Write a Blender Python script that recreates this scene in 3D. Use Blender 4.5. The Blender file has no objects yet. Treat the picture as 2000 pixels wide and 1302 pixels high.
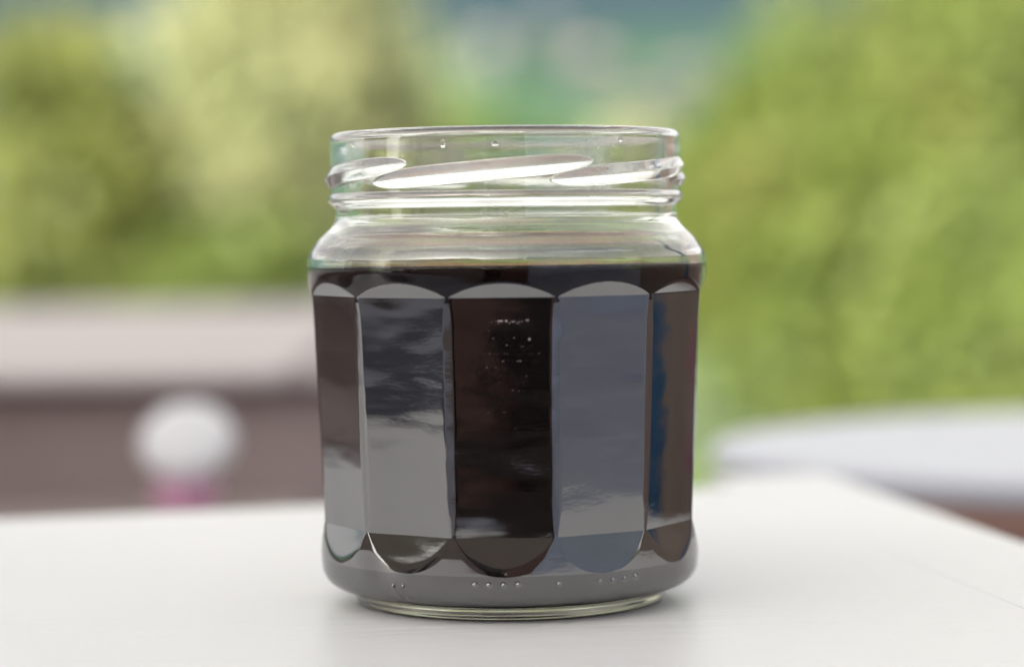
import bpy, math, random
import numpy as np
from mathutils import Vector, Matrix

R = math.radians
scene = bpy.context.scene
COL = scene.collection
random.seed(7)
rng = np.random.default_rng(11)

# ------------------------------------------------------------------ camera, sky, sun, exposure
TABLE_Z = 0.75
EYE = TABLE_Z + 0.0781
cam = bpy.data.cameras.new('camera')
cam_o = bpy.data.objects.new('camera', cam)
COL.objects.link(cam_o)
cam.sensor_width = 36.0
cam.lens = 85.85
cam.clip_start = 0.01
cam.clip_end = 5000.0
PITCH = 2.585
ROLL = 0.66
cam_o.matrix_world = (Matrix.Translation((0, 0, EYE)) @ Matrix.Rotation(R(90 - PITCH), 4, 'X')
                      @ Matrix.Rotation(R(-ROLL), 4, 'Z'))
cam.dof.use_dof = True
cam.dof.focus_distance = 0.480
cam.dof.aperture_fstop = 5.9
scene.camera = cam_o

SUN_EL, SUN_AZ = 20.0, 212.0            # azimuth clockwise from +Y: behind the camera, to its left
world = bpy.data.worlds.new('World')
scene.world = world
world.use_nodes = True
nt = world.node_tree
nt.nodes.clear()
sky = nt.nodes.new('ShaderNodeTexSky')
sky.sky_type = 'NISHITA'
sky.sun_disc = False
sky.sun_elevation = R(SUN_EL)
sky.sun_rotation = R(SUN_AZ)
sky.altitude = 400
sky.air_density = 1.0
sky.dust_density = 5.0
sky.ozone_density = 1.0
hs = nt.nodes.new('ShaderNodeHueSaturation')
hs.inputs['Saturation'].default_value = 0.05
bg = nt.nodes.new('ShaderNodeBackground')
bg.inputs['Strength'].default_value = 0.095
wo = nt.nodes.new('ShaderNodeOutputWorld')
nt.links.new(sky.outputs['Color'], hs.inputs['Color'])
wb = nt.nodes.new('ShaderNodeMix')
wb.data_type = 'RGBA'
wb.blend_type = 'MULTIPLY'
wb.inputs[0].default_value = 1.0
wb.inputs[7].default_value = (1.05, 1.0, 0.955, 1)
nt.links.new(hs.outputs['Color'], wb.inputs[6])
nt.links.new(wb.outputs[2], bg.inputs['Color'])
nt.links.new(bg.outputs['Background'], wo.inputs['Surface'])

sl = bpy.data.lights.new('sun', 'SUN')
sl.energy = 5.0
sl.angle = R(0.5)
sl.color = (1.0, 0.95, 0.86)
so = bpy.data.objects.new('sun', sl)
COL.objects.link(so)
az = R(SUN_AZ)
sdir = Vector((math.sin(az) * math.cos(R(SUN_EL)), math.cos(az) * math.cos(R(SUN_EL)), math.sin(R(SUN_EL))))
so.rotation_euler = sdir.to_track_quat('Z', 'Y').to_euler()
so.location = sdir * 30

vs = scene.view_settings
scene.display_settings.display_device = 'sRGB'
vs.view_transform = 'Standard'
vs.look = 'None'
vs.gamma = 1.0
vs.exposure = 2.21
vs.use_curve_mapping = False

cy = scene.cycles
cy.max_bounces = 24
cy.transmission_bounces = 20
cy.glossy_bounces = 12
cy.diffuse_bounces = 4
cy.transparent_max_bounces = 16
cy.volume_bounces = 1
cy.caustics_reflective = True
cy.caustics_refractive = True
cy.blur_glossy = 0.3
cy.sample_clamp_indirect = 8.0
cy.use_denoising = True
try:
    cy.denoiser = 'OPENIMAGEDENOISE'
    cy.denoising_prefilter = 'ACCURATE'
except Exception:
    pass


# ------------------------------------------------------------------ helpers
def mesh_obj(name, verts, faces, mat=None, parent=None, smooth=False, normals=None):
    """faces: (n,4) or (n,3) int array or list of lists"""
    me = bpy.data.meshes.new(name)
    verts = np.asarray(verts, dtype=np.float32)
    if isinstance(faces, np.ndarray):
        k = faces.shape[1]
        nf = len(faces)
        me.vertices.add(len(verts))
        me.vertices.foreach_set('co', verts.ravel())
        me.loops.add(nf * k)
        me.loops.foreach_set('vertex_index', faces.astype(np.int32).ravel())
        me.polygons.add(nf)
        me.polygons.foreach_set('loop_start', np.arange(0, nf * k, k, dtype=np.int32))
        try:
            me.polygons.foreach_set('loop_total', np.full(nf, k, dtype=np.int32))
        except Exception:
            pass
        me.update(calc_edges=True)
    else:
        me.from_pydata([tuple(v) for v in verts], [], [tuple(f) for f in faces])
        me.update()
    if smooth:
        me.polygons.foreach_set('use_smooth', np.ones(len(me.polygons), dtype=bool))
    if normals is not None:
        me.normals_split_custom_set_from_vertices([tuple(n) for n in np.asarray(normals, dtype=float)])
    if mat:
        me.materials.append(mat)
    o = bpy.data.objects.new(name, me)
    COL.objects.link(o)
    if parent:
        o.parent = parent
    return o


def tag(o, label=None, cat=None, group=None, kind=None):
    if label: o['label'] = label
    if cat: o['category'] = cat
    if group: o['group'] = group
    if kind: o['kind'] = kind
    return o


def empty(name, loc=(0, 0, 0), rz=0.0):
    o = bpy.data.objects.new(name, None)
    COL.objects.link(o)
    o.location = loc
    o.rotation_euler = (0, 0, rz)
    o.empty_display_size = 0.02
    return o


class MB:
    """collects boxes, lathes and tubes; builds one mesh"""
    def __init__(self):
        self.v, self.f = [], []

    def add(self, vs_, fs_):
        b = len(self.v)
        self.v += [tuple(p) for p in vs_]
        self.f += [tuple(i + b for i in f) for f in fs_]
        return self

    def box(self, x0, x1, y0, y1, z0, z1, c=0.0):
        """box with chamfered edges of size c"""
        if c <= 0:
            vs_ = [(x, y, z) for z in (z0, z1) for y in (y0, y1) for x in (x0, x1)]
            fs_ = [(0, 2, 3, 1), (4, 5, 7, 6), (0, 1, 5, 4), (2, 6, 7, 3), (0, 4, 6, 2), (1, 3, 7, 5)]
            return self.add(vs_, fs_)
        import bmesh
        bm = bmesh.new()
        bmesh.ops.create_cube(bm, size=1.0)
        for v in bm.verts:
            v.co = Vector(((x0 + x1) / 2 + v.co.x * (x1 - x0), (y0 + y1) / 2 + v.co.y * (y1 - y0),
                           (z0 + z1) / 2 + v.co.z * (z1 - z0)))
        bmesh.ops.bevel(bm, geom=list(bm.edges), offset=c, segments=3, profile=0.5, affect='EDGES')
        bm.verts.index_update()
        self.add([v.co for v in bm.verts], [[v.index for v in f.verts] for f in bm.faces])
        bm.free()
        return self

    def lathe(self, prof, n=24, cx=0, cy_=0, cap0=True, cap1=True):
        vs_, fs_ = [], []
        m = len(prof)
        for (r, z) in prof:
            for k in range(n):
                a = 2 * math.pi * k / n
                vs_.append((cx + r * math.cos(a), cy_ + r * math.sin(a), z))
        for i in range(m - 1):
            for k in range(n):
                k2 = (k + 1) % n
                fs_.append((i * n + k, i * n + k2, (i + 1) * n + k2, (i + 1) * n + k))
        if cap0: fs_.append(tuple(range(n - 1, -1, -1)))
        if cap1: fs_.append(tuple((m - 1) * n + k for k in range(n)))
        return self.add(vs_, fs_)

    def tube(self, pts, rads, n=8):
        vs_, fs_ = [], []
        pts = [Vector(p) for p in pts]
        for i, p in enumerate(pts):
            d = (pts[min(i + 1, len(pts) - 1)] - pts[max(i - 1, 0)]).normalized()
            u = d.orthogonal().normalized()
            w = d.cross(u)
            for k in range(n):
                a = 2 * math.pi * k / n
                vs_.append(p + (u * math.cos(a) + w * math.sin(a)) * rads[i])
        for i in range(len(pts) - 1):
            for k in range(n):
                k2 = (k + 1) % n
                fs_.append((i * n + k, i * n + k2, (i + 1) * n + k2, (i + 1) * n + k))
        fs_.append(tuple(range(n - 1, -1, -1)))
        fs_.append(tuple((len(pts) - 1) * n + k for k in range(n)))
        return self.add(vs_, fs_)

    def build(self, name, mat, parent=None, smooth=False):
        return mesh_obj(name, self.v, self.f, mat, parent, smooth)


def new_mat(name):
    m = bpy.data.materials.new(name)
    m.use_nodes = True
    m.node_tree.nodes.clear()
    out = m.node_tree.nodes.new('ShaderNodeOutputMaterial')
    return m, m.node_tree, out


def node(t, typ, **kw):
    n = t.nodes.new(typ)
    for k, v in kw.items():
        if k in n.inputs:
            n.inputs[k].default_value = v
        else:
            setattr(n, k, v)
    return n


def simple_mat(name, c1, c2, scale=8.0, rough=0.7, bump=0.2, stretch=(1, 1, 1), spec=0.4, dist=0.002, detail=5.0):
    m, t, out = new_mat(name)
    tc = node(t, 'ShaderNodeTexCoord')
    mp = node(t, 'ShaderNodeMapping')
    mp.inputs['Scale'].default_value = stretch
    nz = node(t, 'ShaderNodeTexNoise', Scale=scale, Detail=detail, Roughness=0.6)
    cr = node(t, 'ShaderNodeValToRGB')
    cr.color_ramp.elements[0].position = 0.3
    cr.color_ramp.elements[0].color = (*c1, 1)
    cr.color_ramp.elements[1].position = 0.7
    cr.color_ramp.elements[1].color = (*c2, 1)
    p = node(t, 'ShaderNodeBsdfPrincipled', Roughness=rough)
    p.inputs['Specular IOR Level'].default_value = spec
    bp = node(t, 'ShaderNodeBump', Strength=bump, Distance=dist)
    L = t.links.new
    L(tc.outputs['Object'], mp.inputs['Vector'])
    L(mp.outputs['Vector'], nz.inputs['Vector'])
    L(nz.outputs['Fac'], cr.inputs['Fac'])
    L(cr.outputs['Color'], p.inputs['Base Color'])
    L(nz.outputs['Fac'], bp.inputs['Height'])
    L(bp.outputs['Normal'], p.inputs['Normal'])
    L(p.outputs['BSDF'], out.inputs['Surface'])
    return m


def glass_mat(name='clear_glass', tint=(0.975, 0.985, 0.95), film=False, skin=2.95):
    m, t, out = new_mat(name)
    L = t.links.new
    tc = node(t, 'ShaderNodeTexCoord')
    mp = node(t, 'ShaderNodeMapping')
    mp.inputs['Scale'].default_value = (0.8, 0.8, 1.9)
    n1 = node(t, 'ShaderNodeTexNoise', Scale=48.0, Detail=1.8, Roughness=0.42)
    n2 = node(t, 'ShaderNodeTexNoise', Scale=750.0, Detail=2.0, Roughness=0.6)
    b1 = node(t, 'ShaderNodeBump', Strength=1.0, Distance=0.00034)
    b2 = node(t, 'ShaderNodeBump', Strength=1.0, Distance=0.000011)
    L(tc.outputs['Object'], mp.inputs['Vector'])
    L(mp.outputs['Vector'], n1.inputs['Vector'])
    L(mp.outputs['Vector'], n2.inputs['Vector'])
    L(n1.outputs['Fac'], b1.inputs['Height'])
    # ripples come and go over the surface
    n3 = node(t, 'ShaderNodeTexNoise', Scale=38.0, Detail=1.0)
    mr = node(t, 'ShaderNodeMapRange')
    mr.inputs['From Min'].default_value = 0.42; mr.inputs['From Max'].default_value = 0.66
    mr.inputs['To Min'].default_value = 0.12; mr.inputs['To Max'].default_value = 1.0
    mu = node(t, 'ShaderNodeMath', operation='MULTIPLY')
    L(tc.outputs['Object'], n3.inputs['Vector'])
    L(n3.outputs['Fac'], mr.inputs['Value'])
    L(n2.outputs['Fac'], mu.inputs[0])
    L(mr.outputs['Result'], mu.inputs[1])
    L(mu.outputs[0], b2.inputs['Height'])
    L(b1.outputs['Normal'], b2.inputs['Normal'])
    geo = node(t, 'ShaderNodeNewGeometry')
    # brilliance of the polished outer skin against true index inside
    mx = node(t, 'ShaderNodeMix', data_type='FLOAT')
    mx.inputs[2].default_value = skin
    mx.inputs[3].default_value = 1.5
    L(geo.outputs['Backfacing'], mx.inputs[0])
    fr = node(t, 'ShaderNodeFresnel')
    L(mx.outputs[0], fr.inputs['IOR'])
    L(b2.outputs['Normal'], fr.inputs['Normal'])
    rf = node(t, 'ShaderNodeBsdfRefraction', Roughness=0.0, IOR=1.5)
    rf.inputs['Color'].default_value = (*tint, 1)
    gl = node(t, 'ShaderNodeBsdfGlossy', Roughness=0.05)
    gl.inputs['Color'].default_value = (1, 1, 1, 1)
    L(b2.outputs['Normal'], rf.inputs['Normal'])
    L(b2.outputs['Normal'], gl.inputs['Normal'])
    ms = node(t, 'ShaderNodeMixShader')
    L(fr.outputs['Fac'], ms.inputs[0])
    L(rf.outputs['BSDF'], ms.inputs[1])
    L(gl.outputs['BSDF'], ms.inputs[2])
    if film:
        # patchy vapour film inside the neck, strengthened to imitate the glass's bright refracted light
        nf = node(t, 'ShaderNodeTexNoise', Scale=55.0, Detail=6.0, Roughness=0.68)
        mf = node(t, 'ShaderNodeMapRange')
        mf.inputs['From Min'].default_value = 0.43; mf.inputs['From Max'].default_value = 0.75
        mf.inputs['To Min'].default_value = 0.0; mf.inputs['To Max'].default_value = 0.5
        L(tc.outputs['Object'], nf.inputs['Vector'])
        L(nf.outputs['Fac'], mf.inputs['Value'])
        tl = node(t, 'ShaderNodeBsdfTranslucent')
        tl.inputs['Color'].default_value = (0.86, 0.85, 0.83, 1)
        mm = node(t, 'ShaderNodeMixShader')
        L(mf.outputs['Result'], mm.inputs[0])
        L(ms.outputs['Shader'], mm.inputs[1])
        L(tl.outputs['BSDF'], mm.inputs[2])
        ms = mm
    L(ms.outputs['Shader'], out.inputs['Surface'])
    return m


def liquid_mat():
    m, t, out = new_mat('dark_liquid')
    L = t.links.new
    g = node(t, 'ShaderNodeBsdfGlass', Roughness=0.0, IOR=1.34)
    # index step: 1.34 against air on the free surface, 1.34 / 1.5 where it wets the glass
    tc = node(t, 'ShaderNodeTexCoord')
    sx = node(t, 'ShaderNodeSeparateXYZ')
    gt = node(t, 'ShaderNodeMath', operation='GREATER_THAN')
    gt.inputs[1].default_value = 0.06855
    mi = node(t, 'ShaderNodeMix', data_type='FLOAT')
    mi.inputs[2].default_value = 1.34 / 1.5
    mi.inputs[3].default_value = 1.34
    L(tc.outputs['Object'], sx.inputs['Vector'])
    L(sx.outputs['Z'], gt.inputs[0])
    L(gt.outputs[0], mi.inputs[0])
    L(mi.outputs[0], g.inputs['IOR'])
    d = node(t, 'ShaderNodeBsdfDiffuse')
    d.inputs['Color'].default_value = (0.13, 0.05, 0.04, 1)
    ms = node(t, 'ShaderNodeMixShader')
    ms.inputs[0].default_value = 0.09
    L(g.outputs['BSDF'], ms.inputs[1])
    L(d.outputs['BSDF'], ms.inputs[2])
    L(ms.outputs['Shader'], out.inputs['Surface'])
    va = node(t, 'ShaderNodeVolumeAbsorption', Density=1300.0)
    va.inputs['Color'].default_value = (0.62, 0.30, 0.06, 1)
    L(va.outputs['Volume'], out.inputs['Volume'])
    return m


def leaf_mat(name, dark, light, warm, scale=0.9):
    m, t, out = new_mat(name)
    L = t.links.new
    tc = node(t, 'ShaderNodeTexCoord')
    nz = node(t, 'ShaderNodeTexNoise', Scale=scale, Detail=3.0)
    nf = node(t, 'ShaderNodeTexNoise', Scale=scale * 9, Detail=2.0)
    L(tc.outputs['Object'], nz.inputs['Vector'])
    L(tc.outputs['Object'], nf.inputs['Vector'])
    cr = node(t, 'ShaderNodeValToRGB')
    e = cr.color_ramp.elements
    e[0].position = 0.36; e[0].color = (*dark, 1)
    e[1].position = 0.66; e[1].color = (*warm, 1)
    k = e.new(0.5); k.color = (*light, 1)
    L(nz.outputs['Fac'], cr.inputs['Fac'])
    hv = node(t, 'ShaderNodeHueSaturation')
    mr = node(t, 'ShaderNodeMapRange')
    mr.inputs['From Min'].default_value = 0.3; mr.inputs['From Max'].default_value = 0.7
    mr.inputs['To Min'].default_value = 0.7; mr.inputs['To Max'].default_value = 1.3
    L(nf.outputs['Fac'], mr.inputs['Value'])
    L(mr.outputs['Result'], hv.inputs['Value'])
    L(cr.outputs['Color'], hv.inputs['Color'])
    d = node(t, 'ShaderNodeBsdfPrincipled', Roughness=0.55)
    d.inputs['Specular IOR Level'].default_value = 0.35
    tr = node(t, 'ShaderNodeBsdfTranslucent')
    L(hv.outputs['Color'], d.inputs['Base Color'])
    L(hv.outputs['Color'], tr.inputs['Color'])
    ms = node(t, 'ShaderNodeMixShader')
    ms.inputs[0].default_value = 0.45
    L(d.outputs['BSDF'], ms.inputs[1])
    L(tr.outputs['BSDF'], ms.inputs[2])
    L(ms.outputs['Shader'], out.inputs['Surface'])
    return m


# pixel of the photograph (2000 x 1302) -> point at a given depth or height (layout measuring only)
FPX = 85.0 / 36.0 * 2000
HOR = 430.0


def px_depth(x, y, d):
    a = R(ROLL)
    dx, dy = x - 1000, y - 651
    xr = dx * math.cos(a) - dy * math.sin(a)
    yr = dx * math.sin(a) + dy * math.cos(a) + 651
    return Vector((xr / FPX * d, d, EYE - (yr - HOR) / FPX * d))


# ------------------------------------------------------------------ setting: ground, terrace, hill
M_grass = simple_mat('meadow_grass', (0.045, 0.085, 0.018), (0.085, 0.125, 0.03), scale=0.5, rough=0.9, bump=0.3, dist=0.05)
M_terrace = simple_mat('terracotta_tile', (0.26, 0.155, 0.125), (0.36, 0.22, 0.18), scale=3.0, rough=0.75)
M_joint = simple_mat('terrace_concrete', (0.30, 0.31, 0.37), (0.58, 0.60, 0.70), scale=1.3, rough=0.9)
M_hill = simple_mat('hill_forest', (0.006, 0.015, 0.022), (0.013, 0.026, 0.032), scale=0.02, spec=0.1, rough=0.95, bump=0.0)


def smooth01(t):
    t = np.clip(t, 0, 1)
    return t * t * (3 - 2 * t)


def terrain_h(x, y):
    x = np.asarray(x, float); y = np.asarray(y, float)
    near = -0.05 - 0.065 * np.clip(y - 4.2, 0, 60)
    rise = 92 * smooth01((y - 170) / 520) + 55 * smooth01((y - 520) / 500)
    und = 5.0 * np.sin(x * 0.013 + 1.0) * smooth01((y - 200) / 200) + 3.0 * np.sin(x * 0.031 + y * 0.012) * smooth01((y - 200) / 200)
    return near + rise + und


# one sheet out to the horizon: meadow close by, its far rise is the wooded hill
ys = np.concatenate([np.linspace(-60, 4, 10), np.linspace(5, 60, 23), np.linspace(65, 160, 15), ])
xs = np.linspace(-160, 160, 50)
X, Y = np.meshgrid(xs, ys)
Z = terrain_h(X, Y)


def grid_obj(name, X, Y, Z, mat):
    ny, nx = X.shape
    v = np.stack([X, Y, Z], -1).reshape(-1, 3)
    i = np.arange(ny - 1)[:, None] * nx + np.arange(nx - 1)[None, :]
    f = np.stack([i, i + 1, i + nx + 1, i + nx], -1).reshape(-1, 4)
    return mesh_obj(name, v, f, mat, None, True)


tag(grid_obj('meadow', X, Y, Z, M_grass), kind='structure')
ys = np.linspace(160, 1300, 70)
xs = np.linspace(-700, 700, 90)
X, Y = np.meshgrid(xs, ys)
t_ = M_hill.node_tree
pr_ = [n for n in t_.nodes if n.type == 'BSDF_PRINCIPLED'][0]
fo_ = pr_.inputs['Base Color'].links[0].from_socket
tc_ = node(t_, 'ShaderNodeTexCoord'); sx_ = node(t_, 'ShaderNodeSeparateXYZ'); mr_ = node(t_, 'ShaderNodeMapRange')
mr_.inputs['From Min'].default_value = 20.0; mr_.inputs['From Max'].default_value = 36.0
mx_ = node(t_, 'ShaderNodeMix', data_type='RGBA')
mx_.inputs[6].default_value = (0.030, 0.062, 0.028, 1)
t_.links.new(tc_.outputs['Object'], sx_.inputs['Vector'])
t_.links.new(sx_.outputs['Z'], mr_.inputs['Value'])
t_.links.new(mr_.outputs['Result'], mx_.inputs[0])
t_.links.new(fo_, mx_.inputs[7])
t_.links.new(mx_.outputs[2], pr_.inputs['Base Color'])
tag(grid_obj('hill', X, Y, terrain_h(X, Y), M_hill), kind='structure')

terrace = MB().box(-12.0, 12.0, -3.99, 4.0, -0.12, -0.012).build('terrace', M_joint)
tag(terrace, kind='structure')
tile_me = None
n_t = 0
for i in range(10):
    for j in range(9):
        x0, y0 = -1.6 + i * 0.42, 0.4 + j * 0.40
        if tile_me is None:
            t0 = MB().box(0, 0.41, 0, 0.39, -0.012, 0.0, 0.003).build('floor_tile', M_terrace, terrace)
            tile_me = t0.data
            t0.location = (x0, y0, 0)
        else:
            t1 = bpy.data.objects.new('floor_tile', tile_me)
            COL.objects.link(t1)
            t1.parent = terrace
            t1.location = (x0, y0, 0.0004 * ((i * 7 + j * 3) % 4))

# ------------------------------------------------------------------ white table
M_white = None


def white_paint():
    m, t, out = new_mat('white_table_paint')
    L = t.links.new
    tc = node(t, 'ShaderNodeTexCoord')
    mp = node(t, 'ShaderNodeMapping')
    mp.inputs['Scale'].default_value = (1.0, 7.0, 7.0)
    n1 = node(t, 'ShaderNodeTexNoise', Scale=38.0, Detail=6.0, Roughness=0.62)
    n2 = node(t, 'ShaderNodeTexNoise', Scale=9.0, Detail=3.0)
    L(tc.outputs['Object'], mp.inputs['Vector'])
    L(mp.outputs['Vector'], n1.inputs['Vector'])
    L(tc.outputs['Object'], n2.inputs['Vector'])
    cr = node(t, 'ShaderNodeValToRGB')
    cr.color_ramp.elements[0].color = (0.76, 0.76, 0.755, 1)
    cr.color_ramp.elements[1].color = (0.82, 0.82, 0.81, 1)
    L(n2.outputs['Fac'], cr.inputs['Fac'])
    bp = node(t, 'ShaderNodeBump', Strength=0.8, Distance=0.001)
    L(n1.outputs['Fac'], bp.inputs['Height'])
    p = node(t, 'ShaderNodeBsdfPrincipled', Roughness=0.34)
    p.inputs['Specular IOR Level'].default_value = 0.5
    L(cr.outputs['Color'], p.inputs['Base Color'])
    L(bp.outputs['Normal'], p.inputs['Normal'])
    L(p.outputs['BSDF'], out.inputs['Surface'])
    return m


M_white = white_paint()
TROT = R(9.2)
# table frame: u along the back edge (to the right), v away from the camera; corner of the edge board is the origin
table = empty('white_table', (0.0955, 0.749, 0), TROT)
tag(table, 'white painted wooden table with a proud edge board, carrying the jar', 'table')
BW = 0.036
tt = MB().box(-0.80, -BW + 0.0002, -0.343, -0.029, TABLE_Z - 0.0215, TABLE_Z, 0.0)
tt.v = [(x, y + (max(0.0, (-x - 0.08)) * 0.066 if y < -0.2 else (x + BW) * 0.12), z) for x, y, z in tt.v]
tt.build('tabletop', M_white, table)
MB().box(-BW, 0.0, -0.3432, 0.0, TABLE_Z - 0.022, TABLE_Z + 0.0001, 0.0).build('edge_board', M_white, table)
MB().box(-0.72, -0.04, -0.27, -0.14, TABLE_Z - 0.085, TABLE_Z - 0.0225, 0.002).build('apron', M_white, table)
for (lx, ly) in ((-0.72, -0.27), (-0.72, -0.185), (-0.09, -0.27), (-0.09, -0.185)):
    MB().box(lx, lx + 0.045, ly, ly + 0.045, 0.0015, TABLE_Z - 0.086, 0.003).build('leg', M_white, table)

# ------------------------------------------------------------------ glass jar
MM = 0.001


def pchip(xp, yp, x):
    xp = np.asarray(xp, float); yp = np.asarray(yp, float)
    h = np.diff(xp); d = np.diff(yp) / h
    m = np.zeros_like(yp)
    m[0], m[-1] = d[0], d[-1]
    for i in range(1, len(xp) - 1):
        if d[i - 1] * d[i] > 0:
            w1, w2 = 2 * h[i] + h[i - 1], h[i] + 2 * h[i - 1]
            m[i] = (w1 + w2) / (w1 / d[i - 1] + w2 / d[i])
    x = np.asarray(x, float)
    k = np.clip(np.searchsorted(xp, x) - 1, 0, len(xp) - 2)
    t = (x - xp[k]) / h[k]
    return ((1 + 2 * t) * (1 - t) ** 2 * yp[k] + t * (1 - t) ** 2 * h[k] * m[k]
            + t * t * (3 - 2 * t) * yp[k + 1] + t * t * (t - 1) * h[k] * m[k + 1])


PROF = [(0.0, 31.4), (0.3, 32.0), (1.2, 32.4), (2.2, 32.9), (2.8, 34.6), (3.7, 36.8), (5.0, 38.3), (7.0, 39.1), (10.0, 39.3), (13.0, 39.3),
        (15.2, 39.1), (17.5, 38.92), (20.5, 38.97), (30, 39.35), (50, 40.2), (62, 40.8), (66.5, 41.3), (69.0, 41.45), (70.7, 41.38), (71.7, 41.05), (72.8, 40.4),
        (74.9, 38.9), (76.6, 37.1), (77.9, 35.95), (79.2, 35.45), (81.0, 35.45), (81.7, 35.9), (82.3, 36.6), (82.9, 36.85),
        (83.6, 36.65), (84.2, 36.3), (90, 36.35), (94.5, 36.4), (95.4, 36.25), (96.1, 35.85), (96.55, 35.2), (96.7, 34.6)]
pz, pr = zip(*PROF)

# rows
zr = np.concatenate([np.arange(0, 1.0, 0.12), np.arange(1.0, 17.0, 0.17), np.arange(17, 62.5, 0.7), np.arange(62.5, 69, 0.16),
                     np.arange(69, 78, 0.2), np.arange(78, 94.6, 0.13), np.arange(94.6, 96.7, 0.12), [96.7]])
NT = 1152
th = np.arange(NT) * 2 * math.pi / NT            # angle: 0 = towards the camera (-y), positive to the right (+x)
FACET0 = R(-1.5)
Zg, Tg = np.meshgrid(zr, th, indexing='ij')
rr = pchip(pz, pr, Zg)
step = R(30)
k = np.round((Tg - FACET0) / step)
dlt = Tg - FACET0 - k * step
apo = 37.5 + (Zg - 14.6) * (39.5 - 37.5) / (62 - 14.6)
apo = apo + np.where(Zg > 63.6, (Zg - 63.6) * 0.64, 0) + np.where(Zg < 17.2, 1.95 * (np.clip(17.0 - Zg, 0, 99) / 6.3) ** 1.0, 0)
fac = apo / np.cos(dlt) + 0.16 * (np.abs(dlt) / R(15)) ** 2 - 0.08      # faces very slightly hollow
K = 0.10 + 0.22 * smooth01((16.5 - Zg) / 5) + 0.22 * smooth01((Zg - 62) / 3)
hm = np.clip(0.5 + 0.5 * (rr - fac) / K, 0, 1)
inside = (Zg > 5) & (Zg < 70)
soft = rr * (1 - hm) + fac * hm - K * hm * (1 - hm)
in_facet = inside & (fac < rr)
rr = np.where(inside, soft, rr)

# threads: six overlapping lugs rising to the right
lug_id = np.full(Zg.shape, -1)
for q in range(6):
    t_start = R(-46.0) + q * R(60)
    dt = (Tg - t_start + math.pi) % (2 * math.pi) - math.pi
    dt = np.where(dt < -R(20), dt + 2 * math.pi, dt)
    t = dt / R(74)
    s = np.clip(t, 0, 1)
    env = np.clip(1 - np.abs(2 * s - 1) ** 5, 0, 1) ** 0.6
    env = np.where((t < 0) | (t > 1), 0, env)
    zc = 86.3 + 3.6 * s - 0.15
    half = 1.95 * env + 1e-6
    u = (Zg - zc) / half
    up = np.clip(1 - np.abs(u), 0, 1)
    prof = np.where(u > 0, up ** 1.1, up ** 0.85)
    prof = prof * (1.0 - 0.18 * prof)            # blunted crest
    b = 1.45 * env * prof
    lug_id = np.where(b > 0.015, q, lug_id)
    rr = np.maximum(rr, pchip(pz, pr, Zg) + b) if q < 0 else rr + b
# embossed marks near the base
marks = []


def mark_px(x, y):
    """pixel on the front lower bulge -> (theta, z) on the jar"""
    a = R(ROLL)
    dx, dy = x - 1000, y - 651
    xr = dx * math.cos(a) - dy * math.sin(a) + 9
    yr = dx * math.sin(a) + dy * math.cos(a) + 651
    r_ = 36.5
    for _ in range(6):
        sn = max(-0.99, min(0.99, xr / FPX * D_ / (r_ * MM)))
        thm = math.asin(sn)
        D_l = 0.508 - r_ * MM * math.cos(thm)
        sn = max(-0.99, min(0.99, xr / FPX * D_l / (r_ * MM)))
        thm = math.asin(sn)
        zz = (0.0781 - (yr - HOR) / FPX * D_l) / MM
        r_ = float(pchip(pz, pr, np.array([max(0.2, zz)]))[0])
    return thm, zz


D_ = 0.475
for (x, y, rad) in ((928, 1136, .42), (955, 1137, .42), (984, 1137, .45), (1012, 1136, .45), (1092, 1134, .42),
                    (1171, 1129, .42), (1196, 1127, .5), (1219, 1124, .52), (1240, 1120, .6)):
    tm, zm = mark_px(x, y)
    ds = np.sqrt(((Tg - tm + math.pi) % (2 * math.pi) - math.pi) ** 2 * 37 ** 2 + (Zg - zm) ** 2)
    rr = rr + 0.48 * np.exp(-(ds / (rad * 0.8)) ** 2)
    marks.append((tm, zm, rad * 1.7))
for (x0, y0, x1, y1) in ((770, 1138, 785, 1160), (789, 1139, 801, 1161)):
    ta, za = mark_px(x0, y0)
    tb, zb = mark_px(x1, y1)
    px_, pz_ = ((Tg - ta + math.pi) % (2 * math.pi) - math.pi) * 37, Zg - za
    qx, qz = (tb - ta) * 37, zb - za
    s = np.clip((px_ * qx + pz_ * qz) / (qx * qx + qz * qz), 0, 1)
    ds = np.sqrt((px_ - s * qx) ** 2 + (pz_ - s * qz) ** 2)
    rr = rr + 0.36 * np.exp(-(ds / 0.34) ** 2)

# inner wall profile, from the rim down to the floor of the jar (r, z)
INNER = [(34.0, 96.55), (33.55, 96.1), (33.35, 95.2), (33.4, 92), (33.4, 86), (33.3, 82), (33.2, 79.5), (33.6, 78), (34.8, 76.3),
         (36.6, 74.3), (37.7, 72.4), (38.2, 70.5), (38.3, 68.5), (38.1, 64), (37.6, 50), (36.8, 30), (36.2, 15), (36.1, 11),
         (35.8, 8.4), (34.7, 6.3), (32.6, 5.0), (30, 4.5), (26, 4.4), (18, 4.4), (8, 4.6), (0.01, 4.6)]
ir = np.array([p[0] for p in INNER]); iz = np.array([p[1] for p in INNER])
sl_ = np.concatenate([[0], np.cumsum(np.hypot(np.diff(ir), np.diff(iz)))])
ss = np.concatenate([np.linspace(0, sl_[-1], 150)])
ir2, iz2 = pchip(sl_, ir, ss), pchip(sl_, iz, ss)
# underside: foot ring then shallow hollow (r, z)
UNDER = [(31.0, -0.0), (30.2, 0.12), (29.0, 0.8), (26, 1.25), (16, 1.45), (6, 1.5), (0.01, 1.5)]

CXJ, CYJ = -0.00097, 0.508
jar = empty('glass_jar', (CXJ, CYJ, TABLE_Z + 0.0003))
tag(jar, 'open clear glass jar with twelve faceted sides and a threaded neck, on the white table', 'jar')

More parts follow.
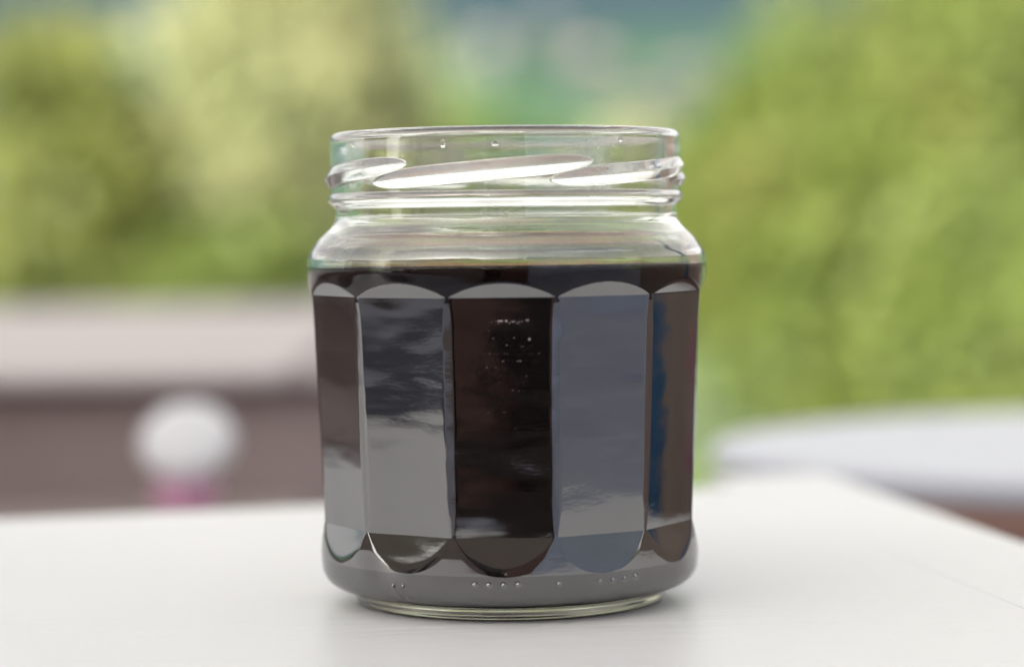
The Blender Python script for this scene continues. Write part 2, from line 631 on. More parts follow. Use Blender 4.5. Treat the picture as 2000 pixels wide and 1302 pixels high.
rows_r = [np.full(NT, u[0]) for u in UNDER[::-1]]
rows_z = [np.full(NT, u[1]) for u in UNDER[::-1]]
nu = len(UNDER)
for i in range(len(zr)):
    rows_r.append(rr[i]); rows_z.append(Zg[i])
no = len(zr)
for i in range(len(ss)):
    rows_r.append(np.full(NT, ir2[i])); rows_z.append(np.full(NT, iz2[i]))
RR = np.array(rows_r) * MM
ZZ = np.array(rows_z) * MM
NR = RR.shape[0]
Pw = np.stack([RR * np.sin(th)[None, :], -RR * np.cos(th)[None, :], ZZ], -1)   # (NR,NT,3)
ii = np.arange(NR - 1)[:, None] * NT
jj = np.arange(NT)[None, :]
j2 = (jj + 1) % NT
F = np.stack([ii + jj, ii + j2, ii + NT + j2, ii + NT + jj], -1)               # (NR-1,NT,4)
# vertex normals of the whole closed surface
V = Pw.reshape(-1, 3)
Fq = F.reshape(-1, 4)
fn = np.cross(V[Fq[:, 2]] - V[Fq[:, 0]], V[Fq[:, 3]] - V[Fq[:, 1]])
VN = np.zeros_like(V)
for c in range(4):
    for ax in range(3):
        VN[:, ax] += np.bincount(Fq[:, c], weights=fn[:, ax], minlength=len(V))
VN /= np.maximum(np.linalg.norm(VN, axis=1, keepdims=True), 1e-20)
# part of every face
cls = np.empty((NR - 1, NT), dtype=object)
cid = np.zeros((NR - 1, NT), dtype=int)        # 0 foot underside, 1 base, 2 body, 3 shoulder, 4 neck, 5 rim, 6 inner, 10+q thread, 30+k facet, 50+m mark
cid[:nu - 1] = 1
cid[nu - 1] = 1
zz_row = zr[:-1]
o0 = nu
for i in range(no - 1):
    z = zz_row[i]
    r_i = o0 + i
    if z < 4.6: c = 1
    elif z < 9.6: c = 8
    elif z < 62.5: c = 2
    elif z < 70.7: c = 7
    elif z < 78.4: c = 3
    elif z < 94.6: c = 4
    else: c = 5
    cid[r_i] = c
    fx = in_facet[i] & (z > 9.6) & (z < 67)
    kk = (np.round((th - FACET0) / step).astype(int)) % 12
    cid[r_i] = np.where(fx, 30 + kk, cid[r_i])
    cid[r_i] = np.where(lug_id[i] >= 0, 10 + lug_id[i], cid[r_i])
    if z < 9.6:
        for mi, (tm, zm, rad) in enumerate(marks):
            ds = np.sqrt(((th - tm + math.pi) % (2 * math.pi) - math.pi) ** 2 * 37 ** 2 + (z - zm) ** 2)
            cid[r_i] = np.where(ds < rad * 0.8, 50 + mi, cid[r_i])
cid[o0 + no - 1:] = 6
cid[o0 + no - 1: o0 + no + 2] = 5
cid[o0 + no + int(np.argmax(iz2 < 68.6 + 1.3)):] = -1          # below the fill level the liquid is the boundary
M_glass = glass_mat()
M_should = glass_mat('shoulder_glass', skin=2.4)
M_neck = glass_mat('neck_glass', skin=2.2)
M_collar = glass_mat('collar_glass', skin=1.6)
M_heel = glass_mat('heel_glass', skin=2.45)
M_film = glass_mat('film_whitened_glass', film=True, skin=1.9)
M_base = glass_mat('thick_base_glass', (0.985, 0.985, 0.84), skin=2.5)
flat = cid.reshape(-1)
NAMES = {1: 'base', 2: 'body', 7: 'collar', 8: 'heel', 3: 'shoulder', 4: 'neck', 5: 'rim', 6: 'inner_wall'}
for c in np.unique(flat[flat >= 0]):
    fs_ = Fq[flat == c]
    used, inv = np.unique(fs_, return_inverse=True)
    name = NAMES.get(int(c)) or ('thread' if c < 30 else 'facet' if c < 50 else 'embossed_dot')
    mesh_obj(name, V[used], inv.reshape(-1, 4), M_base if c == 1 else M_film if c == 6 else M_should if c == 3 else M_collar if c == 7 else M_heel if c == 8 else M_neck if c in (4, 5) else M_glass, jar, True, VN[used])

# dark liquid
LEVEL = 68.6
M_liq = liquid_mat()
lp = [(0.01, LEVEL)]
for r_ in (10, 20, 28, 33, 35.5, 36.6, 37.3, 37.8, 38.1):
    lp.append((r_, LEVEL + 1.3 * math.exp(-(38.3 - r_) / 0.9)))
k_lv = int(np.argmax(iz2 < LEVEL + 1.3))
for r_, z_ in zip(ir2[k_lv:], iz2[k_lv:]):
    lp.append((max(0.01, r_), z_))
lp = lp[::-1]
mb = MB().lathe([(r_ * MM, z_ * MM) for r_, z_ in lp], n=256, cap0=True, cap1=True)
liq = mb.build('dark_liquid', M_liq, None, True)
liq.location = (CXJ, CYJ, TABLE_Z + 0.0003)
tag(liq, 'dark brown almost black liquid filling the glass jar up to its shoulder', 'liquid')

# amber sheets imitating light refracted at the liquid's edge and in the far shoulder
M_amber, t_, o_ = new_mat('amber_glow_sheet')
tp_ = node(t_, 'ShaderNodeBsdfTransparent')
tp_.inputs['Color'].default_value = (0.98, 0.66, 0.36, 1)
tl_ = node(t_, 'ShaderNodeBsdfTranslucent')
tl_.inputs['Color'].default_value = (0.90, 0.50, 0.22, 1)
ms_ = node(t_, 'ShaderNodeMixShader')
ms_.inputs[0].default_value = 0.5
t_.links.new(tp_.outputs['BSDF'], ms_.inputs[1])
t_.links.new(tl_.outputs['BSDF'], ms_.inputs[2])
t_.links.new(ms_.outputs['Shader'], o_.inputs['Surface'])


def film(a0, a1, z0, z1, wob, name):  # thin inner sheet carrying the imitated amber glow
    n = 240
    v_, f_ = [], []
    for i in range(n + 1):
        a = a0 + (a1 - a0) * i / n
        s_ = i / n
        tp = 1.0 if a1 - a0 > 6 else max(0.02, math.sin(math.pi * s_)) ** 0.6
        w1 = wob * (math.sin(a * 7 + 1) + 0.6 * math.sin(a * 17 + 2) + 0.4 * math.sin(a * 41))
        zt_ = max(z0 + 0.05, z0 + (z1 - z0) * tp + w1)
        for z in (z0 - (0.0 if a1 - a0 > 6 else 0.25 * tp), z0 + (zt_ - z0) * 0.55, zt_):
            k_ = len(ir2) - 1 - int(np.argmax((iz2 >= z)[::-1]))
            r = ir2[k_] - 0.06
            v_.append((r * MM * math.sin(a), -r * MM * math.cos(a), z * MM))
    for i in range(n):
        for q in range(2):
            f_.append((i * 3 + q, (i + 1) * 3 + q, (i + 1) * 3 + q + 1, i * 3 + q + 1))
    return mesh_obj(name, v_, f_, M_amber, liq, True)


film(R(118), R(244), LEVEL + 1.15, LEVEL + 1.50, 0.04, 'amber_glow')
film(R(162), R(199), 76.9, 77.9, 0.05, 'amber_glow')

# drops of condensation under the rim, inside the neck
M_drop, t_, o_ = new_mat('water_drop')
g_ = node(t_, 'ShaderNodeBsdfGlass', Roughness=0.0, IOR=1.33)
t_.links.new(g_.outputs['BSDF'], o_.inputs['Surface'])


def drop(th_, z_, w, h, label, r_=33.38):
    n, m = 12, 8
    vs_, fs_ = [], []
    for i in range(m + 1):
        p = math.pi * i / m
        for q in range(n):
            a = 2 * math.pi * q / n
            vs_.append((w * math.sin(p) * math.cos(a), 0.55 * w * math.sin(p) * math.sin(a), h * math.cos(p) * (1 + 0.2 * math.cos(p))))
    for i in range(m):
        for q in range(n):
            q2 = (q + 1) % n
            fs_.append((i * n + q, (i + 1) * n + q, (i + 1) * n + q2, i * n + q2))
    o = mesh_obj('water_drop', np.array(vs_) * MM, fs_, M_drop, None, True)
    o.location = (CXJ + r_ * MM * math.sin(th_), CYJ - r_ * MM * math.cos(th_), TABLE_Z + z_ * MM)
    o.rotation_euler = (0, 0, th_)
    tag(o, label, 'water drop', 'water drops clinging under the jar rim')


drop(R(-20.5), 93.6, 0.5, 1.05, 'long water drop hanging inside the jar rim, left of its middle')
drop(R(-3.0), 93.4, 0.85, 0.55, 'wide water drop inside the jar neck, just left of its middle')
drop(R(41), 94.2, 0.55, 0.6, 'small water drop under the right side of the jar rim')
drop(R(-60), 94.0, 0.45, 0.5, 'small water drop under the left end of the jar rim')

# small pale flecks in faint rows on the front facet
M_fleck = simple_mat('pale_fleck', (0.16, 0.12, 0.11), (0.50, 0.43, 0.41), scale=900, rough=0.6, bump=0.0)
fv, ff = [], []
rows = [(623, 16, .9, 960, 1045), (628, 10, .5, 940, 1060), (641, 9, .5, 965, 1060), (655, 9, .5, 960, 1050), (670, 6, .5, 990, 1050), (685, 14, .55, 955, 1065),
        (699, 14, .6, 962, 1058), (713, 9, .5, 958, 1050), (728, 5, .5, 975, 1050), (742, 4, .45, 985, 1060), (757, 3, .5, 1000, 1045), (800, 5, .4, 960, 1060),
        (830, 5, .4, 940, 1070), (900, 6, .4, 900, 1060)]
frnd = random.Random(5)


def fleck(x, y, w, h):
    a = R(ROLL)
    dx, dy = x - 1000, y - 651
    xr = dx * math.cos(a) - dy * math.sin(a) + 9
    yr = dx * math.sin(a) + dy * math.cos(a) + 651
    D_l = 0.469
    z_ = (0.0781 - (yr - HOR) / FPX * D_l) / MM
    ap = 37.5 + (z_ - 14.6) * 2.0 / 47.4 - 0.05
    D_l = 0.508 - ap * MM
    xm = xr / FPX * D_l / MM
    c_, s_ = math.cos(FACET0), math.sin(FACET0)
    b = len(fv)
    n = 7
    for ring, (sc_, lift) in enumerate(((1.0, -0.02), (0.55, 0.05))):
        for q in range(n):
            an = 2 * math.pi * q / n
            rr_ = sc_ * (0.75 + 0.5 * frnd.random())
            lx = xm + w * rr_ * math.cos(an)
            lz = z_ + h * rr_ * math.sin(an)
            ln = ap + lift + abs(lx) ** 2 * 0.0009
            fv.append(((ln * s_ + lx * c_) * MM, (-ln * c_ + lx * s_) * MM, lz * MM))
    for q in range(n):
        q2 = (q + 1) % n
        ff.append((b + q, b + q2, b + n + q2, b + n + q))
    ff.append(tuple(b + n + q for q in range(n)))


for (y, n, s, xa, xb) in rows:
    for _ in range(n):
        big = frnd.random() ** 2.5
        fleck(frnd.uniform(xa, xb), y + frnd.uniform(-1.5, 1.5), (0.06 + 0.28 * big) * s, (0.045 + 0.11 * big) * s)
fleck(988, 622, 0.55, 0.2); fleck(1040, 620, 0.4, 0.17); fleck(1045, 657, 0.3, 0.25); fleck(1000, 622, .3, .3)
fl = mesh_obj('pale_flecks', fv, ff, M_fleck, jar, False)
fl['kind'] = 'stuff'

# ------------------------------------------------------------------ blurred things beyond the table
M_cop = simple_mat('pale_slab', (0.52, 0.47, 0.46), (0.58, 0.53, 0.52), scale=6, rough=0.8)
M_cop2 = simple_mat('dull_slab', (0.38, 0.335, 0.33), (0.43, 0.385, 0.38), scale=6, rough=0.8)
M_wallb = simple_mat('taupe_render', (0.27, 0.215, 0.205), (0.34, 0.28, 0.27), scale=5.0, rough=0.9)
DW = 1.05
pR = px_depth(690, 752, DW)
wallO = empty('low_wall', (pR.x, DW, 0.0), R(0.6))
tag(wallO, 'broad low taupe garden wall topped with pale slabs, behind the table at left', 'wall')
ztop = px_depth(300, 716, DW).z
zj = px_depth(568, 752, DW).x - pR.x
MB().box(-2.2, -0.004, 0.012, 0.84, 0.001, ztop - 0.0085).build('wall_face', M_wallb, wallO)
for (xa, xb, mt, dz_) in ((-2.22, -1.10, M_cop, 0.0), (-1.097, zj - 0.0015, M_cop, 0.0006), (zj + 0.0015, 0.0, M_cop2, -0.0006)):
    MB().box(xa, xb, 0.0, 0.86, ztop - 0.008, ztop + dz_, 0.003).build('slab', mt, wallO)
zl = px_depth(370, 1040, DW - 0.12).z
MB().box(-1.4, -0.02, -0.18, 0.0115, 0.001, zl, 0.004).build('ledge', M_wallb, wallO)

# white blossom in a pink pot on the ledge
M_pink = simple_mat('pink_glaze', (0.52, 0.26, 0.38), (0.58, 0.30, 0.43), scale=20, rough=0.35, bump=0.05)
M_petal = simple_mat('white_petal', (0.88, 0.88, 0.90), (0.92, 0.92, 0.93), scale=30, rough=0.7, bump=0.0)
M_stem = simple_mat('stem_green', (0.05, 0.09, 0.03), (0.08, 0.13, 0.04), scale=30, rough=0.6)
DF = DW - 0.12
pc = px_depth(370, 858, DF)
pp = px_depth(368, 1030, DF)
flower = empty('potted_flower', (pp.x, DF, zl))
tag(flower, 'round white blossom in a small pink pot, standing on the ledge of the low wall', 'flower')
MB().lathe([(0.008, 0.0), (0.0095, 0.003), (0.012, 0.014), (0.0125, 0.023), (0.0115, 0.023), (0.010, 0.016)], n=24, cap1=True).build('pot', M_pink, flower, True)
hz = pc.z - zl
MB().tube([(0, 0, 0.016), (0.0005, 0, 0.021), (pc.x - pp.x, 0, hz)], [0.0016, 0.0015, 0.0012], 8).build('stem', M_stem, flower, True)
pv, pf = [], []
NP = 150
for i in range(NP):
    cz = 1 - 2 * (i + 0.5) / NP
    a = i * 2.39996
    n_ = Vector((math.sqrt(1 - cz * cz) * math.cos(a), math.sqrt(1 - cz * cz) * math.sin(a), cz))
    u_ = n_.orthogonal().normalized(); w_ = n_.cross(u_)
    m_ = Vector((0, -0.72, 0.69))
    c_ = Vector((pc.x - pp.x, 0, hz)) + (n_ - m_ * (0.66 * n_.dot(m_))) * 0.0168 + Vector((0, 0, 0.0012))
    n_ = (n_ + m_ * 1.6 * n_.dot(m_)).normalized()
    u_ = n_.orthogonal().normalized(); w_ = n_.cross(u_)
    b = len(pv)
    s_ = 0.0036
    for q in range(6):
        an = q * math.pi / 3
        pv.append(c_ + (u_ * math.cos(an) + w_ * math.sin(an)) * s_ + n_ * (0.0012 if q % 2 else -0.0016))
    pv.append(c_ + n_ * 0.0012)
    for q in range(6):
        pf.append((b + q, b + (q + 1) % 6, b + 6))
pet = mesh_obj('petals', pv, pf, M_petal, flower, True)
pet['kind'] = 'stuff'

# round white side table beyond the first one
M_white2 = simple_mat('cool_white_paint', (0.54, 0.56, 0.61), (0.60, 0.62, 0.67), scale=6, rough=0.4, bump=0.05)
zt2 = EYE - 0.083
side = empty('side_table', (0.266, 0.90, 0))
tag(side, 'oval white side table beyond the right corner of the first table', 'table')
MB().lathe([(0.186, zt2 - 0.010), (0.190, zt2 - 0.008), (0.191, zt2 - 0.003), (0.188, zt2)], n=96).build('tabletop', M_white2, side, False).scale = (1.01, 0.80, 1.0)
MB().lathe([(0.022, 0.03), (0.018, 0.12), (0.018, zt2 - 0.06), (0.06, zt2 - 0.011)], n=32).build('pedestal', M_white2, side, True)
MB().lathe([(0.15, 0.002), (0.15, 0.012), (0.05, 0.028), (0.03, 0.032)], n=48).build('foot', M_white2, side, True)

# brown wooden planter box low behind the side table
M_box = simple_mat('red_brown_board', (0.20, 0.115, 0.09), (0.30, 0.18, 0.145), scale=5, rough=0.7, stretch=(1, 1, 6))
pb = empty('planter_box', (0.22, 1.32, 0.0))
tag(pb, 'red brown wooden planter box, low behind the oval side table', 'planter')
for i in range(6):
    MB().box(0.0, 0.95, 0.0, 0.02, 0.003 + i * 0.112, 0.111 + i * 0.112, 0.003).build('board', M_box, pb)
    MB().box(0.0, 0.95, 0.34, 0.36, 0.003 + i * 0.112, 0.111 + i * 0.112, 0.003).build('board', M_box, pb)
MB().box(0.002, 0.02, 0.021, 0.339, 0.003, 0.67).build('end_panel', M_box, pb)
MB().box(0.93, 0.948, 0.021, 0.339, 0.003, 0.67).build('end_panel', M_box, pb)
MB().box(0.021, 0.929, 0.021, 0.339, 0.02, 0.63).build('soil', simple_mat('soil', (0.03, 0.022, 0.016), (0.05, 0.036, 0.026), scale=40, rough=1.0), pb)

# ------------------------------------------------------------------ trees
M_bark = simple_mat('bark', (0.06, 0.045, 0.032), (0.11, 0.085, 0.06), scale=6, rough=0.9)
LEAF = {
    'olive': leaf_mat('olive_leaf', (0.085, 0.105, 0.025), (0.135, 0.155, 0.035), (0.17, 0.175, 0.05), 0.8),
    'pale': leaf_mat('pale_leaf', (0.20, 0.22, 0.10), (0.26, 0.28, 0.13), (0.31, 0.31, 0.16), 0.7),
    'fresh': leaf_mat('fresh_leaf', (0.085, 0.118, 0.022), (0.118, 0.155, 0.03), (0.165, 0.175, 0.045), 0.8),
    'mid': leaf_mat('mid_leaf', (0.10, 0.135, 0.03), (0.125, 0.165, 0.036), (0.155, 0.175, 0.05), 0.8),
    'deep': leaf_mat('deep_leaf', (0.075, 0.12, 0.025), (0.105, 0.16, 0.03), (0.13, 0.18, 0.04), 0.8),
}


def crown_mesh(name, mat, parent, c, rad, nclump, nleaf, leaf, seed, hollow=0.35):
    g = np.random.default_rng(seed)
    d = g.normal(size=(nclump, 3))
    d /= np.linalg.norm(d, axis=1, keepdims=True)
    q = hollow + (1 - hollow) * g.random(nclump) ** 0.5
    wob = 0.82 + 0.3 * g.random(nclump)
    cc = np.array(c) + d * q[:, None] * wob[:, None] * np.array(rad)
    cr_ = (0.16 + 0.16 * g.random(nclump)) * min(rad[0], rad[2])
    n = nclump * nleaf
    pos = np.repeat(cc, nleaf, 0) + g.normal(size=(n, 3)) * np.repeat(cr_, nleaf)[:, None] * np.array([0.62, 0.62, 0.5])
    nr = g.normal(size=(n, 3)) + np.array([0, 0, 0.8])
    nr /= np.linalg.norm(nr, axis=1, keepdims=True)
    u = np.cross(nr, g.normal(size=(n, 3)))
    u /= np.linalg.norm(u, axis=1, keepdims=True)
    w = np.cross(nr, u)
    L_ = leaf * (0.7 + 0.6 * g.random(n))[:, None]
    v = np.stack([pos - u * L_, pos + w * L_ * 0.55 - nr * L_ * 0.12, pos + u * L_, pos - w * L_ * 0.55 - nr * L_ * 0.12], 1).reshape(-1, 3)
    f = np.arange(n * 4).reshape(-1, 4)
    return mesh_obj(name, v, f, mat, parent)


def tree(x, y, d, width, height_z, bottom_z, kind, label, group, seed, nclump=70, nleaf=130, cat='tree', name='leafy_tree', leaf=0.11):
    """x: photo column of the crown centre, d: distance, crown from bottom_z to height_z"""
    X0 = (x - 1000) / FPX * d
    gz = float(terrain_h(X0, d))
    e = empty(name, (X0, d, gz))
    tag(e, label, cat, group)
    rz = (height_z - bottom_z) / 2
    cz = (height_z + bottom_z) / 2 - gz
    rx = width / 2
    g = random.Random(seed)
    top = cz + rz * 0.5
    mb = MB()
    pts = [(0, 0, -0.15), (0.03, 0.02, cz * 0.4), (g.uniform(-.1, .1), g.uniform(-.1, .1), cz), (g.uniform(-.2, .2), 0, top)]
    r0 = 0.05 + 0.045 * (height_z - gz) / 2
    mb.tube(pts, [r0, r0 * 0.75, r0 * 0.5, r0 * 0.15], 8)
    for q in range(7):
        a = q * 2.4 + g.random()
        zb = cz * (0.35 + 0.09 * q)
        ex, ey = math.cos(a) * rx * 0.75, math.sin(a) * rx * 0.75
        mb.tube([(0.02, 0.02, zb), (ex * 0.5, ey * 0.5, zb + rz * 0.3), (ex, ey, zb + rz * 0.5)], [r0 * 0.4, r0 * 0.28, r0 * 0.08], 6)
    mb.build('trunk', M_bark, e, True)
    crown_mesh('crown', LEAF[kind], e, (0, 0, cz), (rx, rx * 0.9, rz), nclump, nleaf, leaf, seed)
    return e


def zpx(y, d):
    return EYE - (y - HOR) / FPX * d


G1 = 'leafy trees beyond the terrace'
d = 24.0
tree(150, 0, d, 360 / FPX * d, zpx(20, d), zpx(640, d), 'olive', 'olive green tree at the far left, with yellowish top and dark hollows', G1, 3)
d = 30.0
tree(600, 0, d, 560 / FPX * d, zpx(-120, d), zpx(560, d), 'pale', 'pale grey green tree behind the jar at left, the tallest there', G1, 8, nclump=90)
d = 26.0
tree(360, 0, d, 480 / FPX * d, zpx(380, d), zpx(700, d), 'deep', 'low dark green bush between the olive tree and the pale tree', 'bushes below the trees', 14, cat='bush', name='leafy_bush', nclump=50)
d = 22.0
tree(1610, 0, d, 560 / FPX * d, zpx(60, d), zpx(860, d), 'fresh', 'bright green tree right of the jar, reaching down behind the oval side table', G1, 21, nclump=150)
d = 25.0
tree(1960, 0, d, 620 / FPX * d, zpx(-160, d), zpx(860, d), 'mid', 'tall yellow green tree cut by the right edge of the photo', G1, 36, nclump=190)
d = 40.0
tree(920, 0, d, 420 / FPX * d, zpx(180, d), zpx(640, d), 'deep', 'vivid green bush just above the jar rim', 'bushes below the trees', 41, cat='bush', name='leafy_bush', nclump=60)
d = 44.0
tree(1260, 0, d, 420 / FPX * d, zpx(250, d), zpx(680, d), 'pale', 'pale green bush behind the right shoulder of the jar', 'bushes below the trees', 52, cat='bush', name='leafy_bush', nclump=60)
d = 26.0
tree(60, 0, d, 480 / FPX * d, zpx(400, d), zpx(720, d), 'fresh', 'light green bush at the far left below the olive tree', 'bushes below the trees', 66, cat='bush', name='leafy_bush', nclump=50)

d = 18.0
tree(1945, 0, d, 460 / FPX * d, zpx(400, d), zpx(900, d), 'mid', 'bright rounded bush at the far right, beyond the oval side table', 'bushes below the trees', 77, cat='bush', name='leafy_bush', nclump=110)
d = 21.0
tree(470, 0, d, 420 / FPX * d, zpx(430, d), zpx(720, d), 'mid', 'low mid green bush left of the jar, behind the taupe wall', 'bushes below the trees', 88, cat='bush', name='leafy_bush', nclump=45)

# pale houses on the hillside
M_hw = simple_mat('pale_house_wall', (0.018, 0.030, 0.023), (0.026, 0.038, 0.030), scale=0.8, rough=0.9)
M_hr = simple_mat('grey_roof_tile', (0.13, 0.10, 0.09), (0.2, 0.15, 0.13), scale=1.5, rough=0.9)
M_win = simple_mat('dark_window', (0.03, 0.035, 0.04), (0.05, 0.055, 0.06), scale=1, rough=0.2)


def house(x, yd, w, dp, h, rz, label):
    X0 = (x - 1000) / FPX * yd
    gz = float(terrain_h(X0, yd))
    e = empty('hillside_house', (X0, yd, gz), rz)
    tag(e, label, 'house', 'pale houses on the hillside')
    MB().box(-w / 2, w / 2, -dp / 2, dp / 2, -2.5, h).build('wall', M_hw, e)
    ov = 0.5
    rh = h + w * 0.28
    MB().add([(-w / 2 - ov, -dp / 2 - ov, h + .02), (w / 2 + ov, -dp / 2 - ov, h + .02), (w / 2 + ov, dp / 2 + ov, h + .02), (-w / 2 - ov, dp / 2 + ov, h + .02),
              (0, -dp / 2 - ov, rh), (0, dp / 2 + ov, rh)],
             [(0, 3, 2, 1), (0, 1, 4), (2, 3, 5), (1, 2, 5, 4), (3, 0, 4, 5)]).build('roof', M_hr, e)
    for q in (-0.3, 0.02, 0.3):
        for zq in (1.0, 3.6):
            MB().box(q * w - .5, q * w + .5, -dp / 2 - 0.06, -dp / 2 - 0.003, zq, zq + 1.3).build('window', M_win, e)


house(1150, 330, 6, 6, 4.5, 0.2, 'largest pale house on the hillside, above the middle of the jar')
house(970, 345, 4.5, 6, 4, -0.3, 'pale house on the hillside, furthest left in the row')
house(1070, 365, 4, 5, 3.5, 0.1, 'small pale house on the hillside, highest up')
house(1260, 300, 4, 5, 3.5, 0.7, 'small pale house on the hillside, lowest down')
house(1340, 320, 4.5, 6, 4, 0.5, 'pale house on the hillside, furthest right, beside the bright green tree')

# ------------------------------------------------------------------ unseen house behind the camera, shaped for jar reflections and terrace shade
M_plaster = simple_mat('taupe_plaster', (0.18, 0.14, 0.125), (0.32, 0.26, 0.24), scale=0.9, rough=0.9)
M_wing = simple_mat('blue_grey_plaster', (0.38, 0.43, 0.56), (0.58, 0.63, 0.76), scale=0.9, rough=0.9)
M_door = simple_mat('brown_door', (0.13, 0.070, 0.060), (0.16, 0.085, 0.072), scale=6, rough=0.5, stretch=(8, 1, 1))
M_dark = simple_mat('dark_glass', (0.014, 0.010, 0.010), (0.022, 0.016, 0.016), scale=3, rough=0.1)
M_shut = simple_mat('navy_shutter', (0.03, 0.04, 0.07), (0.05, 0.06, 0.10), scale=3, rough=0.5)
HY = -4.0
hb = empty('house', (0, HY, 0))
tag(hb, 'unseen taupe plastered house behind the camera, shaped for jar reflections and shade, with a brown door and navy shutters', 'house')
w_ = MB()
w_.box(-2.2, -1.0, -5, 0, 0.001, 3.3)
w_.box(-14, -2.2, -5, 0.003, 0.001, 4.6)  # raised wing, height set to darken reflections low on the facets
w_.box(-1.0, 1.0, -5, 0, 2.2, 3.3)
w_.build('wall', M_plaster, hb)
MB().box(1.002, 14, -5, 0.004, 0.001, 4.6).build('wall', M_wing, hb)['label'] = 'unseen blue grey wall of the right wing, added for its reflection in the jar'
MB().box(-0.24, 0.995, -0.12, -0.06, 0.0, 2.195).build('door', M_door, hb)  # leaf placed to mirror brown in the front facet
MB().box(-0.995, -0.245, -0.12, -0.07, 0.0, 2.195).build('glass_door', M_dark, hb)  # unseen dark leaf, added to keep the front facet's reflection dark
for xw in (-9.3, -7.2):
    MB().box(xw, xw + 0.9, 0.003, 0.03, 0.1, 2.0).build('window', M_dark, hb)
    MB().box(xw - 0.45, xw - 0.005, 0.003, 0.045, 0.1, 2.0).build('shutter', M_shut, hb)
MB().add([(-2.2, -5.2, 3.31), (1.0, -5.2, 3.31), (1.0, 0.1, 3.31), (-2.2, 0.1, 3.31), (-2.2, -2.6, 4.2), (1.0, -2.6, 4.2)],
         [(0, 3, 2, 1), (2, 3, 4, 5), (0, 1, 5, 4), (0, 4, 3), (1, 2, 5)]).build('roof', M_hr, hb)
for xa, xb in ((-14.2, -2.1), (0.9, 14.2)):
    MB().add([(xa, -5.2, 4.61), (xb, -5.2, 4.61), (xb, 0.15, 4.61), (xa, 0.15, 4.61), (xa, -2.6, 5.3), (xb, -2.6, 5.3)],
             [(0, 3, 2, 1), (2, 3, 4, 5), (0, 1, 5, 4), (0, 4, 3), (1, 2, 5)]).build('roof', M_hr, hb)

rug = MB().box(-6.2, -4.0, -2.5, -1.4, -0.0115, 0.004, 0.003).build('rug', simple_mat('added_navy_rug', (0.06, 0.07, 0.10), (0.11, 0.12, 0.16), scale=6, rough=0.95))  # unseen, added to bring navy into the left facet's reflection
tag(rug, 'unseen navy blue rug on the terrace, added to darken the reflection in the left facet', 'rug')

mat_ = MB().box(-1.3, 0.9, -3.98, -2.9, -0.0115, 0.006, 0.003).build('doormat', simple_mat('dark_coir', (0.022, 0.016, 0.013), (0.04, 0.028, 0.022), scale=40, rough=0.95))  # unseen, added so the front facet mirrors dark ground
tag(mat_, 'unseen wide dark brown doormat, added to darken the reflection in the front facet', 'doormat')

# unseen board fences, blue planter and parasol, added to colour the jar's reflections
M_fence = simple_mat('brown_fence_board', (0.30, 0.235, 0.20), (0.40, 0.32, 0.28), scale=3, rough=0.8, stretch=(1, 6, 1))
M_blue = simple_mat('blue_glaze', (0.03, 0.12, 0.25), (0.06, 0.17, 0.32), scale=8, rough=0.35, bump=0.05)
M_mag = simple_mat('magenta_petal', (0.45, 0.06, 0.22), (0.55, 0.09, 0.3), scale=20, rough=0.6, bump=0.05)


def fence(name, x, ya, yb, h, label):
    e = empty(name, (x, ya, 0.0))
    tag(e, label, 'fence', 'unseen board fences added for the jar reflections')
    n = int((yb - ya) / 0.15)
    me0 = None
    for i in range(n):
        if me0 is None:
            o = MB().box(-0.012, 0.012, 0.003, 0.147, 0.001, h, 0.003).build('board', M_fence, e)
            me0 = o.data
        else:
            o = bpy.data.objects.new('board', me0)
            COL.objects.link(o); o.parent = e
        o.location = (0.002 * (i % 3), i * 0.15, 0.003 * (i % 2))
    return e


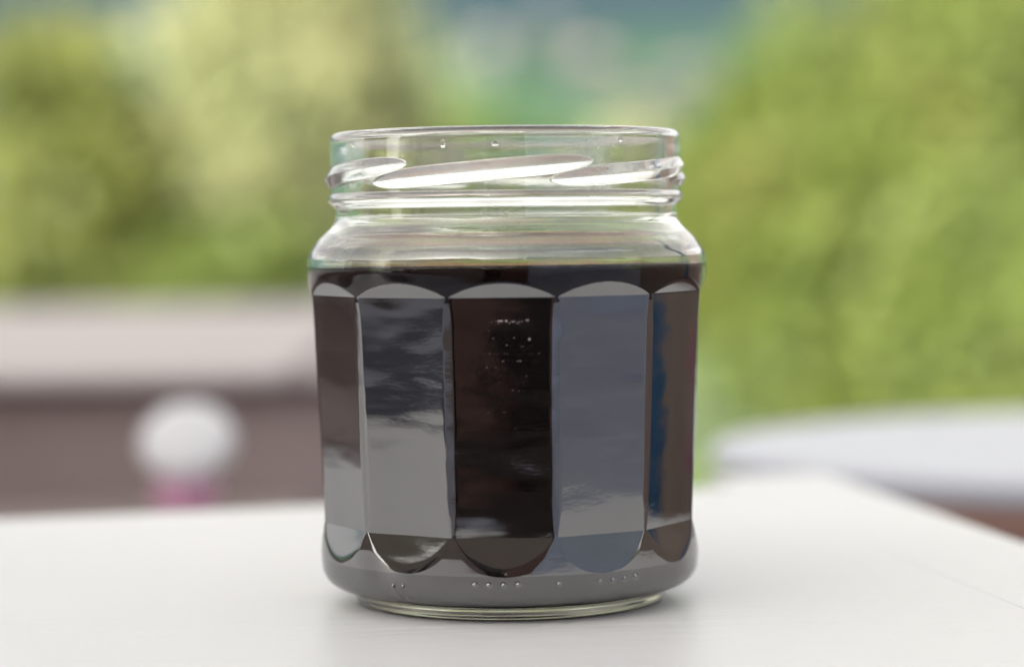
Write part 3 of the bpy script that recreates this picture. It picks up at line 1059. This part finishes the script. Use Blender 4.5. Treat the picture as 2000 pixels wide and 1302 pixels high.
fence('added_fence', 1.9, 0.2, 3.8, 1.35, 'unseen long brown board fence right of the white table, added for reflections in the jar')
fence('added_fence', -1.9, 0.2, 0.95, 1.35, 'unseen short brown board fence left of the white table, added for reflections in the jar')
pl = empty('added_planter', (1.42, 1.165, 0.0))  # unseen, invented for the magenta and blue in the right facet
tag(pl, 'unseen small blue planter with magenta flowers, added for colours mirrored in the right facet', 'planter')
MB().lathe([(0.07, 0.001), (0.075, 0.02), (0.085, 0.40), (0.095, 0.44), (0.085, 0.44), (0.08, 0.38)], n=32).build('pot', M_blue, pl, True)
crown_mesh('leaves', LEAF['deep'], pl, (0, 0, 0.50), (0.07, 0.07, 0.10), 18, 24, 0.02, 71, 0.2)
crown_mesh('blossoms', M_mag, pl, (0, 0, 0.55), (0.075, 0.075, 0.12), 16, 9, 0.018, 72, 0.5)
um = empty('added_parasol', (1.36, 1.415, 0.0))  # unseen, invented for the blue strip in the right facet
tag(um, 'unseen closed blue parasol, added for the blue strip mirrored in the right facet', 'parasol')
MB().lathe([(0.16, 0.001), (0.16, 0.03), (0.05, 0.05), (0.022, 0.09)], n=32).build('foot', M_dark, um, True)
MB().lathe([(0.016, 0.09), (0.016, 2.05), (0.006, 2.10)], n=16).build('pole', M_dark, um, True)
fl_ = MB()
pv_ = []
for iz_, (r_, z_) in enumerate([(0.055, 0.30), (0.062, 0.36), (0.060, 0.9), (0.050, 1.5), (0.03, 1.95), (0.017, 2.04)]):
    for q in range(32):
        a_ = 2 * math.pi * q / 32
        rr_ = r_ * (1 + 0.16 * math.cos(8 * a_))
        pv_.append((rr_ * math.cos(a_), rr_ * math.sin(a_), z_))
fl_.add(pv_, [(i * 32 + q, i * 32 + (q + 1) % 32, (i + 1) * 32 + (q + 1) % 32, (i + 1) * 32 + q) for i in range(5) for q in range(32)])
fl_.build('canopy', M_blue, um, True)

# ------------------------------------------------------------------ haze
HAZE = True
if HAZE:
    m, t, out = new_mat('haze')
    pv_ = node(t, 'ShaderNodeVolumePrincipled', Density=0.00008)
    pv_.inputs['Color'].default_value = (0.42, 0.68, 0.95, 1)
    pv_.inputs['Anisotropy'].default_value = 0.2
    t.links.new(pv_.outputs['Volume'], out.inputs['Volume'])
    hz_o = MB().box(-720, 720, -70, 1320, -9, 190).build('haze', m)
    tag(hz_o, kind='stuff')
